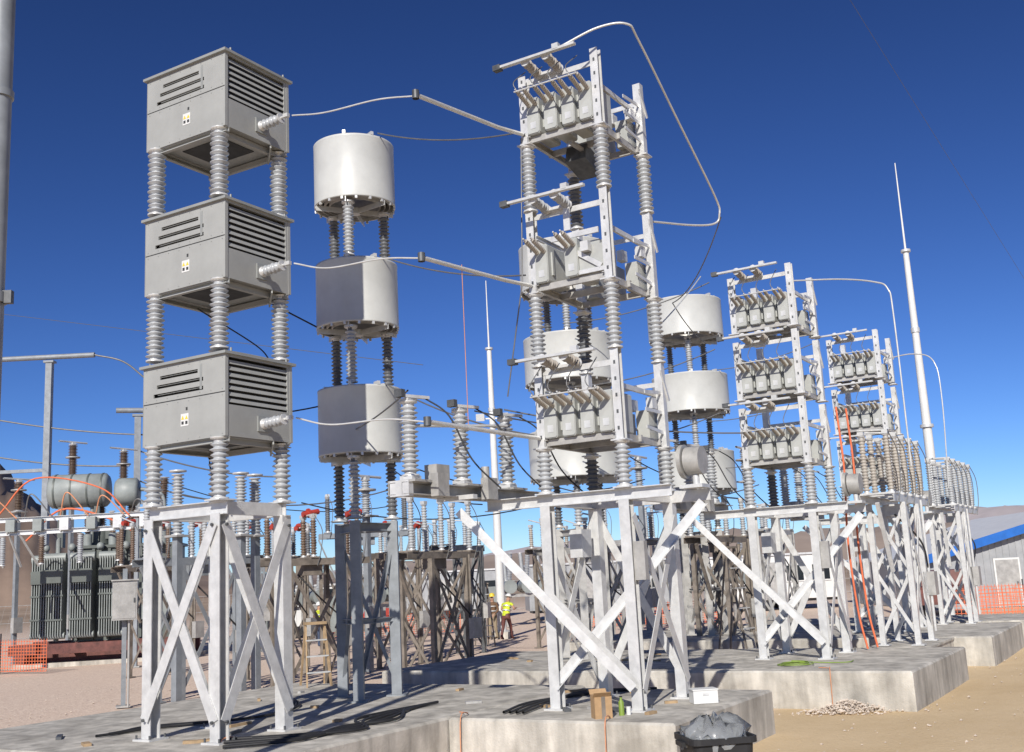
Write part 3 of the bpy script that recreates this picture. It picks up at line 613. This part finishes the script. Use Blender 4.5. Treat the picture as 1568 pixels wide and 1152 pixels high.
# ---------------------------------------------------------------- transformer
def transformer():
    T=top('power_transformer',(-16.2,43.0,0),math.radians(8)); T.scale=(1.04,1.04,1.1); b=MB()
    b.bx(-3.0,3.4,-1.7,1.6,-.2,.12,CONC); 
    for s in(-1,1): b.bx(-2.9,3.2,s*1.0-.15,s*1.0+.15,.12,.75,RUST)
    for x in(-2.5,-.8,.8,2.6): b.bx(x-.12,x+.12,-1.75,1.45,.4,.7,RUST)
    b.bx(-1.0,2.6,-1.1,1.1,.75,3.9,TGRN); b.bx(-1.1,2.7,-1.2,1.2,3.9,4.0,TGRN)
    for k in range(7): b.bx(-.9+k*.56,-.8+k*.56,-1.2,-1.1,.8,3.88,TGRN)
    b.bx(1.5,2.4,-1.5,-1.2,1.4,3.0,TGR2)
    for (x0,y0) in((-1.9,-1.9),(-.9,-1.9),(.1,-1.9),(-2.6,-.6)):
        for k in range(9):
            x=x0+k*.085
            b.bx(x,x+.03,y0,y0+.75,1.0,3.6,TGR2)
        b.cyl((x0-.05,y0+.2,3.6),(x0+.8,y0+.2,3.6),.16,TGR2,10); b.cyl((x0-.05,y0+.2,1.0),(x0+.8,y0+.2,1.0),.11,TGR2,10)
        for zz in(1.5,2.3,3.1): b.bx(x0-.04,x0+.76,y0-.03,y0-.002,zz,zz+.06,TGRN)
        b.bx(x0-.02,x0+.74,y0-.06,y0-.031,2.75,3.2,TGRN)
    b.lathe([(.05,-.08),(.5,-.05),(.6,.05),(.6,2.0),(.5,2.1),(.05,2.13)],(-2.1,-.2,6.0),TGR2,(1,0,0),24)
    b.lathe([(.05,-.08),(.4,-.05),(.5,.05),(.5,.7),(.4,.8),(.05,.83)],(.3,-.2,5.9),TGR2,(1,0,0),20)
    for k in(.2,.8,1.4,1.9): b.lathe([(.62,-.03),(.62,.03)],(-2.1+k,-.2,6.0),TGRN,(1,0,0),24)
    for k in(.5,1.8): b.bx(-2.2+k-.1,-2.2+k+.1,-.4,0,4.0,5.6,TGRN)
    b.cyl((-.6,-.2,5.6),(-.6,-.2,4.0),.08,TGR2,8); b.tube(smooth([(.2,-.2,6.0),(1.9,-.3,5.8),(2.0,-.3,4.5)]),.07,TGR2,8)
    for x in(-.3,.8,1.9):
        b.cyl((x,0,4.0),(x,0,4.7),.32,TGRN,14); b.box((x,0,4.4),(.8,.5,.3),TGRN)
    for x in(-.6,.3,1.2,2.1): b.cyl((x,-.8,4.0),(x,-.8,4.4),.16,TGR2,12)
    b.cyl((-1.5,-1.3,.8),(-1.5,-1.3,4.3),.09,TGR2,8)
    for x in(-1.9,-1,0,.9,2.1): b.ball((x,-1.4,3.95),.14,TGR2)
    b.bx(-2.9,3.2,-2.05,-1.95,.42,.75,RUST)
    b.tube(smooth([(-2.4,-2.1,4.2),(-1.2,-2.2,5.2),(.3,-2.1,4.9),(1.4,-1.8,4.3)]),.035,ORG,8)
    b.obj('tank_and_radiators',T)
    for x in(-.3,.8,1.9): ins(T,(x,0,4.7),1.7,.2,PORCB,(0.05*(x-.8),0,1),'high_voltage_bushing',12); 
    for x in(-.6,.3,1.2,2.1): ins(T,(x,-.8,4.4),.8,.12,PORCB,(0,-.3,1),'low_voltage_bushing',12)
transformer()
T=top('control_cabinet',XY(188,24.5),math.radians(20)); b=MB()
b.bar((0,.1,0),(0,.1,3.0),.1,.1,GREYST,up=(1,0,0)); b.box((0,-.05,2.3),(.52,.25,.85),GALV2); b.box((0,-.18,2.3),(.46,.01,.78),GALV2); b.box((0,-.05,2.745),(.58,.34,.03),GALV2); b.box((.2,-.19,2.3),(.03,.02,.1),DSTEEL); b.cyl((.1,-.05,1.9),(.1,-.05,0),.025,GALV2,8); b.box((0,.1,.02),(.3,.3,.04),GALV2)
b.obj('cabinet',T)
for (px,Y) in((268,21.5),(366,22.5),(388,23)):
    T=top('surge_arrester',XY(px,Y),YAW);b=MB();b.bar((0,0,0),(0,0,3.5),.14,.14,GREYST,up=(1,0,0));b.box((0,0,3.5),(.35,.35,.04),GALV2);b.lathe([(.02,0),(.17,.02),(.17,.05),(.02,.07)],(0,0,4.75),ALU,seg=14);b.obj('pedestal',T);ins(T,(0,0,3.52),1.2,.13,PORC,seg=12)
# ---------------------------------------------------------------- buildings / trailers / vehicles
def gable(x,y,w,d,eave,peak,name,trim,rz=0,doors=True,xp=.5,wall=SIDING):
    T=top(name,(x,y,0),rz);b=MB(); xp_=w*xp
    v=[(0,0,0),(w,0,0),(w,0,eave),(xp_,0,peak),(0,0,eave)]; v+= [(p[0],d,p[2]) for p in v]
    b.add(v,[(0,1,2,3,4),(9,8,7,6,5),(1,6,7,2),(0,4,9,5)],wall)
    t=.12;o=.4
    for (xa,za,xb,zb) in((-o,eave-o*(peak-eave)/xp_,xp_,peak),(xp_,peak,w+o,eave-o*(peak-eave)/(w-xp_))):
        b.add([(xa,-o,za+.02),(xb,-o,zb+.02),(xb,d+o,zb+.02),(xa,d+o,za+.02),(xa,-o,za+t),(xb,-o,zb+t),(xb,d+o,zb+t),(xa,d+o,za+t)],[(3,2,1,0),(4,5,6,7),(0,1,5,4),(1,2,6,5),(2,3,7,6),(3,0,4,7)],WHT)
        b.add([(xa,-o-.03,za-.26),(xb,-o-.03,zb-.26),(xb,-o-.03,zb+t+.02),(xa,-o-.03,za+t+.02),(xa,-o-.006,za-.26),(xb,-o-.006,zb-.26),(xb,-o-.006,zb+t+.02),(xa,-o-.006,za+t+.02)],[(0,1,2,3),(7,6,5,4),(0,4,5,1),(3,2,6,7),(0,3,7,4),(1,5,6,2)],trim)
    n=int(w/.3)
    for i in range(n):
        xx=.1+i*.3; zt=eave+(peak-eave)*(xx/xp_ if xx<xp_ else (w-xx)/(w-xp_))
        b.bx(xx,xx+.05,-.03,-.002,0,zt-.2,wall)
    if doors:
        for xx,ww in((w*.2,1.0),(w*.45,2.8)):
            b.bx(xx-.08,xx+ww+.08,-.06,-.031,0,2.16,WHT); b.bx(xx,xx+ww,-.08,-.061,0,2.08,GALV2)
            b.bx(xx+ww-.15,xx+ww-.1,-.1,-.081,1,1.1,DSTEEL)
        b.bx(w*.8,w*.8+1.1,-.06,-.031,1.0,1.9,WHT); b.bx(w*.8+.06,w*.8+1.04,-.07,-.061,1.06,1.84,GLASS)
    b.obj('shell',T); return T
gable(18.4,50,15,14,2.35,4.3,'metal_building',BLUE,rz=-.05)
gable(28.5,74,26,16,2.5,3.4,'warehouse_building',SIDING,rz=-.05,xp=.5,wall=WHT)
def trailer(x,y,L,h,rz,name='office_trailer',m=WHT):
    T=top(name,(x,y,0),rz);b=MB()
    b.bx(-L/2,L/2,-1.2,1.2,.55,.55+h,m); b.bx(-L/2-.08,L/2+.08,-1.3,1.3,.55+h,.65+h,GALV)
    for i in range(int(L/.4)): b.bx(-L/2+.1+i*.4,-L/2+.14+i*.4,-1.22,-1.202,.6,.5+h,m)
    b.bx(-L*.1,-L*.1+.9,-1.25,-1.221,.6,2.5,GALV2)
    for x_ in(-L*.38,L*.15,L*.35): b.bx(x_-.45,x_+.45,-1.24,-1.221,1.5,2.3,GLASS); b.bx(x_-.5,x_+.5,-1.26,-1.241,1.44,1.5,m)
    for x_ in(-.5,.5): b.cyl((x_,-1.15,.35),(x_,-.95,.35),.35,BLK,16); b.cyl((x_,1.15,.35),(x_,.95,.35),.35,BLK,16)
    b.bx(-L/2+.2,L/2-.2,-.9,.9,.4,.55,DSTEEL); b.obj('trailer_body',T)
trailer(4.2,62,8,2.4,.1,m=SIDING); trailer(-4.5,72,7,2.4,-.1,m=SIDING); trailer(-11.0,56,2.9,1.9,.2,'cargo_trailer'); trailer(13.5,60,7,2.3,.0)
def pickup(x,y,rz,m,name='pickup_truck'):
    T=top(name,(x,y,0),rz);b=MB(); w=.95
    pr=[(-2.7,.5),(-2.7,1.1),(-2.6,1.2),(-.5,1.2),(-.35,1.8),(.65,1.82),(1.25,1.22),(2.45,1.1),(2.65,.95),(2.7,.5)]
    v=[(p[0],-w,p[1]) for p in pr]+[(p[0],w,p[1]) for p in pr];n=len(pr)
    b.add(v,[tuple(range(n)),tuple(range(n,2*n))[::-1]]+[(i,n+i,n+(i+1)%n,(i+1)%n) for i in range(n)],m)
    for s in(-1,1):
        b.add([(-.38,s*(w+.004),1.25),(.2,s*(w+.004),1.25),(.2,s*(w+.004),1.72),(-.27,s*(w+.004),1.72)],[(0,1,2,3)],GLASS)
        b.add([(.25,s*(w+.004),1.25),(1.1,s*(w+.004),1.25),(.66,s*(w+.004),1.72),(.25,s*(w+.004),1.72)],[(0,1,2,3)],GLASS)
        for xx in(-1.7,1.75): b.cyl((xx,s*.72,.38),(xx,s*.98,.38),.38,BLK,20); b.cyl((xx,s*.97,.38),(xx,s*1.0,.38),.2,GALV,14)
        b.box((2.69,s*.7,.85),(.04,.3,.16),WHT)
    b.add([(.70,-w*.85,1.79),(.70,w*.85,1.79),(1.2,w*.85,1.28),(1.2,-w*.85,1.28)],[(0,1,2,3)],GLASS)
    b.box((2.72,0,.55),(.08,1.8,.15),GALV); b.obj('truck_body',T)
pickup(17.6,46,1.2,RUST); pickup(-9.8,60,.2,RED)
def meshfence(p,q,h,name='orange_safety_fence'):
    p=Vector(p);q=Vector(q);L=(q-p).length;T=top(name,p,math.atan2(q.y-p.y,q.x-p.x));b=MB()
    n=int(L/.13)
    for i in range(n+1):
        x=i*L/n; b.box((x,.01*math.sin(x*3),h/2+.05),(.022,.006,h*(1-.05*abs(math.sin(x*1.2)))),ORG)
    for k in range(10): b.box((L/2,.006,.07+k*h/10),(L,.006,.02),ORG)
    for i in range(int(L/2.5)+1): b.cyl((i*2.5,.03,0),(i*2.5,.03,h+.25),.025,DSTEEL,6)
    b.obj('mesh',T)
meshfence((14.2,37.5,0),(24,33,0),1.25); meshfence((17.0,42,0),(26,42,0),1.2); meshfence((-20.5,39.5,0),(-16.2,37.5,0),1.1); meshfence((-9,50,0),(-3,52,0),1.0); meshfence((3,50,0),(9,48,0),1.0)
def chainlink(p,q,h):
    p=Vector(p);q=Vector(q);L=(q-p).length;T=top('perimeter_fence',p,math.atan2(q.y-p.y,q.x-p.x));b=MB()
    for i in range(int(L/3)+1): b.cyl((i*3,0,0),(i*3,0,h),.035,GALV2,6)
    for z in(.1,h/2,h): b.tube([(0,0,z),(L,0,z)],.02,GALV2,5)
    for i in range(int(L/.45)): b.tube([(i*.45,0,.05),(i*.45+.45,0,h)],.006,GALV2,3)
    b.obj('chain_link',T)
chainlink((-45,66,0),(-8,84,0),2.2); chainlink((-8,84,0),(45,84,0),2.2)
def ladder(loc,rz,h=1.9,m=ORG):
    T=top('step_ladder',loc,rz);b=MB()
    for s in(-1,1):
        b.bar((s*.25,-.45,0),(s*.17,0,h),.03,.06,m); b.bar((s*.25,.45,0),(s*.17,.02,h),.03,.04,m)
    for k in range(1,6): t=k/6; b.box((0,-.45*(1-t),h*t),(.5-.14*t,.09,.025),ALU)
    b.box((0,.01,h+.02),(.4,.2,.05),m); b.bar((-.24,.4,.3),(.24,.4,.3),.02,.03,m); b.obj('ladder',T)
ladder(XY(478,20.5),.4,1.7,WOOD); ladder(W(25,9.2,0),.8,2.8,TAN); ladder(XY(735,40),.3,2.2,TAN)
# foreground items
b=MB(); b.box((0,0,.14),(.22,.20,.28),CARD); b.box((-.02,-.13,.29),(.22,.09,.006),CARD,Matrix.Rotation(-.7,3,'X')); b.box((-.0,.13,.30),(.22,.09,.006),CARD,Matrix.Rotation(.8,3,'X')); b.box((0,-.1015,.14),(.05,.002,.28),TAN); b.obj('cardboard_box',None,(.90,13.95,PADZ),.2)
b=MB(); b.box((.0,0,.09),(.33,.24,.17),WHT); b.box((0,0,.18),(.35,.26,.015),WHT); b.box((0,-.122,.12),(.08,.01,.03),GALV); b.obj('white_plastic_case',None,(2.33,14.95,PADZ),.1)
b=MB(); b.lathe([(.035,0),(.035,.16),(.015,.19),(.015,.22)],(0,0,0),GREEN,seg=10); b.cyl((0,0,.22),(0,0,.235),.018,BLK,8); b.lathe([(.03,0),(.03,.1)],(.09,.02,0),WHT,seg=10); b.obj('water_bottle',None,(1.16,14.1,PADZ))
def bin_():
    T=top('trash_bin',(1.62,9.95,.02),.15);b=MB()
    def rr(w,d,r,z): 
        o=[]
        for cx,cy,a0 in((w/2-r,d/2-r,0),(-w/2+r,d/2-r,90),(-w/2+r,-d/2+r,180),(w/2-r,-d/2+r,270)):
            for k in range(5): t=math.radians(a0+k*22.5); o.append((cx+r*math.cos(t),cy+r*math.sin(t),z))
        return o
    R=[rr(.42,.42,.06,-.06),rr(.54,.54,.07,.84),rr(.60,.60,.08,.85),rr(.60,.60,.08,.90),rr(.55,.55,.07,.90),rr(.44,.44,.06,.5)]
    v=[p for r in R for p in r];n=20
    b.add(v,[(i*n+k,i*n+(k+1)%n,(i+1)*n+(k+1)%n,(i+1)*n+k) for i in range(5) for k in range(n)]+[tuple(range(5*n,6*n))],BLK)
    for s in(-1,1): b.box((s*.31,0,.84),(.04,.2,.04),BLK)
    b.obj('bin_body',T)
    m=mat('clear_plastic_bag',(.75,.78,.80),.25,0,.05,6,.6,14); m.node_tree.nodes['Principled BSDF'].inputs['Transmission Weight'].default_value=.7
    g=MB();vs=[];sg=36;rings=[(.27,.80),(.285,.90),(.27,.935),(.21,.99),(.12,1.03),(.03,1.0)]
    for j,(r,z) in enumerate(rings):
        for k in range(sg):
            t=2*math.pi*k/sg; q=1+.35*noise.noise(Vector((math.cos(t)*5,math.sin(t)*5,j*1.3)))
            vs.append((r*q*math.cos(t),r*q*math.sin(t),z+.14*noise.noise(Vector((math.cos(t)*6,math.sin(t)*6,j)))))
    g.add(vs,[(i*sg+k,i*sg+(k+1)%sg,(i+1)*sg+(k+1)%sg,(i+1)*sg+k) for i in range(len(rings)-1) for k in range(sg)],m,True); g.obj('bin_liner',T)
bin_()
# ---------------------------------------------------------------- workers
SKIN=mat('skin',(.45,.26,.18),.6); JEAN=mat('denim',(.05,.07,.12),.85); VEST=mat('hi_vis_yellow',(.62,.72,.04),.7); BRN=mat('brown_jacket',(.16,.09,.05),.85); BOOT=mat('boots',(.06,.035,.02),.8); KHK=mat('khaki',(.30,.24,.16),.85)
def worker(loc,rz,top_m,slv_m,leg_m,hat_m,pose):
    T=top('construction_worker',loc,rz)
    V=[];E=[];R=[];tag=[]
    def v(p,r,par=None,tg='t'):
        V.append(p);R.append(r);tag.append(tg)
        if par is not None: E.append((par,len(V)-1))
        return len(V)-1
    lean=pose.get('lean',0)
    def B(x,y,z):
        dz=z-.95; return (x,y*1-dz*math.sin(lean),.95+dz*math.cos(lean)+0)
    pel=v((0,0,.95),.145); s1=v(B(0,0,1.12),.14,pel); s2=v(B(0,0,1.32),.16,s1); nk=v(B(0,0,1.49),.06,s2,'s'); hd=v(B(0,-.02,1.58),.082,nk,'s'); ht=v(B(0,-.01,1.70),.085,hd,'s')
    v(B(0,-.115,1.585),.016,hd,'s')
    for sx,key in((-1,'R'),(1,'L')):
        st=pose.get('step',.12)*sx
        h=v((sx*.10,0,.88),.105,pel,'l'); k=v((sx*.12,-.05+st*.5,.50),.072,h,'l'); a=v((sx*.13,.02+st,.11),.05,k,'l'); hl=v((sx*.13,.05+st,.05),.045,a,'b'); v((sx*.14,-.17+st,.045),.045,a,'b')
        sh=v(B(sx*.20,0,1.42),.075,s2,'t'); el,wr=pose[key]; e=v(B(sx*el[0],el[1],el[2]),.052,sh,'a'); w=v(B(sx*wr[0],wr[1],wr[2]),.034,e,'a')
        d=(Vector(B(sx*wr[0],wr[1],wr[2]))-Vector(B(sx*el[0],el[1],el[2]))).normalized(); pl=Vector(V[w])+d*.08; p=v(tuple(pl),.028,w,'s')
        side=d.cross(Vector((0,0,1))); side=side.normalized() if side.length>.2 else Vector((0,1,0))
        for q,Lf in((-.03,.07),(-.01,.085),(.01,.08),(.03,.06)):
            f=v(tuple(pl+side*q+d*.03),.010,p,'s'); g=v(tuple(pl+side*q*1.1+d*(.03+Lf*.6)+Vector((0,0,-.008))),.009,f,'s'); v(tuple(pl+side*q*1.1+d*(.03+Lf)+Vector((0,0,-.03))),.008,g,'s')
        t1=v(tuple(Vector(V[w])+d*.03+side*.04),.011,w,'s'); v(tuple(Vector(V[w])+d*.075+side*.062),.009,t1,'s')
    me=bpy.data.meshes.new('body');me.from_pydata(V,E,[]);o=bpy.data.objects.new('body_src',me);col.objects.link(o)
    md=o.modifiers.new('skin','SKIN');md.use_smooth_shade=True;sd=o.modifiers.new('ss','SUBSURF');sd.levels=1;sd.render_levels=1
    for i,r in enumerate(R): me.skin_vertices[0].data[i].radius=(r,r*(.78 if tag[i]=='t' else 1))
    me.skin_vertices[0].data[0].use_root=True
    dg=bpy.context.evaluated_depsgraph_get();dg.update(); nm=bpy.data.meshes.new_from_object(o.evaluated_get(dg)); bpy.data.objects.remove(o)
    mats=[top_m,slv_m,leg_m,SKIN,BOOT]; nm.materials.clear()
    for m in mats: nm.materials.append(m)
    key={'t':0,'a':1,'l':2,'s':3,'b':4}
    segs=[(Vector(V[a]),Vector(V[b]),tag[b]) for a,b in E]
    for pol in nm.polygons:
        c=pol.center;best=9;bt='t'
        for a,b_,tg in segs:
            ab=b_-a;t=max(0,min(1,(c-a).dot(ab)/max(ab.length_squared,1e-6)));d=(c-a-ab*t).length-(.06 if tg in'tl' else 0)
            if d<best: best=d;bt=tg
        pol.material_index=key[bt];pol.use_smooth=True
    ob=bpy.data.objects.new('body',nm);col.objects.link(ob);ob.parent=T
    b=MB();c=Vector(B(0,-.01,1.68)); q=[(.150,0),(.115,.005),(.118,.05),(.10,.10),(.06,.135),(.005,.145)]
    b.lathe(q,c,hat_m,(0,-math.sin(lean),math.cos(lean)),20); b.box(c+Vector((0,-.13,.0)),(.16,.1,.012),hat_m)
    hc=Vector(V[hd])
    for s in(-1,1): b.ball(hc+Vector((s*.032,-.083,.03)),.011,WHT); b.ball(hc+Vector((s*.032,-.093,.03)),.006,DARK); b.ball(hc+Vector((s*.086,0,.01)),.024,SKIN,(.4,.8,1.2))
    b.box(hc+Vector((0,-.086,-.035)),(.045,.006,.01),RED)
    for z in(1.12,1.3): 
        p=Vector(B(0,0,z)); b.lathe([(.168,-.022),(.17,.022)],p,GALV,(0,-math.sin(lean),math.cos(lean)),20,cap=False)
    b.obj('hard_hat_and_face',T)
rest={'R':((.27,.03,1.13),(.27,-.08,.90)),'L':((.27,.03,1.13),(.27,-.08,.90))}
fwd={'R':((.29,-.10,1.18),(.20,-.34,1.22)),'L':((.28,-.08,1.16),(.16,-.33,1.15)),'lean':.35,'step':.18}
up={'R':((.33,-.15,1.45),(.28,-.25,1.72)),'L':((.27,.0,1.13),(.24,-.2,1.0)),'step':.05}
worker(Vector((-.72,43.5,0)),2.6,VEST,SKIN,RUST,WHT,fwd); worker(Vector((-1.25,44.3,0)),-.6,BRN,BRN,KHK,YEL,up); worker(Vector((-8.35,45,0)),1.0,VEST,BRN,JEAN,WHT,rest)
# ---------------------------------------------------------------- hills
def hills(name,dist,depth,hfun,m,az0,az1,n=220,k=14,seed=0):
    b=MB();vs=[]
    for j in range(k+1):
        t=j/k; r=dist+depth*t
        for i in range(n+1):
            az=math.radians(az0+(az1-az0)*i/n); x,y=r*math.sin(az),r*math.cos(az)
            h=hfun(math.degrees(az)); nn=noise.fractal(Vector((az*14+seed,t*2.0,seed)),1.0,2.1,6)
            z=h*(math.sin(math.pi*min(1,t*.9+.0)))*(1+.3*nn)+h*.12*noise.noise(Vector((az*90,t*9,seed)))*math.sin(math.pi*t)
            vs.append((x,y,max(-5,z)-(3 if j in(0,k) else 0)))
    w=n+1
    b.add(vs,[(j*w+i,j*w+i+1,(j+1)*w+i+1,(j+1)*w+i) for j in range(k) for i in range(n)],m,True); b.obj(name)
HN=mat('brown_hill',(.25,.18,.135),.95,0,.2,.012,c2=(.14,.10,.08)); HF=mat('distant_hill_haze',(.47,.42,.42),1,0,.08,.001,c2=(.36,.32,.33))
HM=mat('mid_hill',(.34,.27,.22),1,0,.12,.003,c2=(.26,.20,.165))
hills('brown_hill',650,500,lambda a:112*math.exp(-((a+29)/8)**2)+14*math.exp(-((a+15)/7)**2),HN,-60,0,n=260,k=20,seed=3)
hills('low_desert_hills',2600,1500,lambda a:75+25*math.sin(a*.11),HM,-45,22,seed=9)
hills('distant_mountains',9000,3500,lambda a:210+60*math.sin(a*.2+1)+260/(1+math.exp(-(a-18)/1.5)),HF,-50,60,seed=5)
# ---------------------------------------------------------------- sky, sun, camera
SUN_EL=math.radians(31); AZ=math.radians(12)
w=bpy.data.worlds.new("World"); scene.world=w; w.use_nodes=True; nt=w.node_tree
bg=nt.nodes['Background']; sk=nt.nodes.new('ShaderNodeTexSky'); sk.sky_type='NISHITA'; sk.sun_disc=False
sk.sun_elevation=SUN_EL; sk.sun_rotation=math.radians(180)+AZ; sk.altitude=1800; sk.air_density=1.0; sk.dust_density=.25; sk.ozone_density=4.0
SS=.09
m1=nt.nodes.new('ShaderNodeVectorMath'); m1.operation='SCALE'; m1.inputs['Scale'].default_value=SS
gm=nt.nodes.new('ShaderNodeGamma'); gm.inputs['Gamma'].default_value=1.5
m2=nt.nodes.new('ShaderNodeVectorMath'); m2.operation='MULTIPLY'; m2.inputs[1].default_value=(.98/SS,1.06/SS,1.32/SS)
nt.links.new(sk.outputs[0],m1.inputs[0]); nt.links.new(m1.outputs[0],gm.inputs['Color']); nt.links.new(gm.outputs[0],m2.inputs[0])
nt.links.new(m2.outputs[0],bg.inputs[0]); bg.inputs[1].default_value=SS
ld=bpy.data.lights.new('sun','SUN'); ld.energy=5.0; ld.angle=math.radians(.5); ld.color=(1,.95,.87)
lo=bpy.data.objects.new('sun',ld); col.objects.link(lo)
d=Vector((math.sin(AZ)*math.cos(SUN_EL),math.cos(AZ)*math.cos(SUN_EL),-math.sin(SUN_EL))); lo.rotation_mode='QUATERNION'; lo.rotation_quaternion=d.to_track_quat('-Z','Y'); lo.location=(0,-20,30)
cd=bpy.data.cameras.new('camera'); cd.lens=38.0; cd.sensor_width=36; cd.clip_start=.1; cd.clip_end=30000
co=bpy.data.objects.new('camera',cd); col.objects.link(co)
p=math.radians(10.6); r=math.radians(2.9)
F=Vector((0,math.cos(p),math.sin(p)));U0=Vector((0,-math.sin(p),math.cos(p)));R0=Vector((1,0,0))
Rc=R0*math.cos(r)-U0*math.sin(r); Uc=R0*math.sin(r)+U0*math.cos(r)
M=Matrix((Rc,Uc,-F)).transposed().to_4x4(); M.translation=Vector((0,0,2.35)); co.matrix_world=M
scene.camera=co
scene.view_settings.view_transform='Standard'; scene.view_settings.look='None'; scene.view_settings.exposure=0
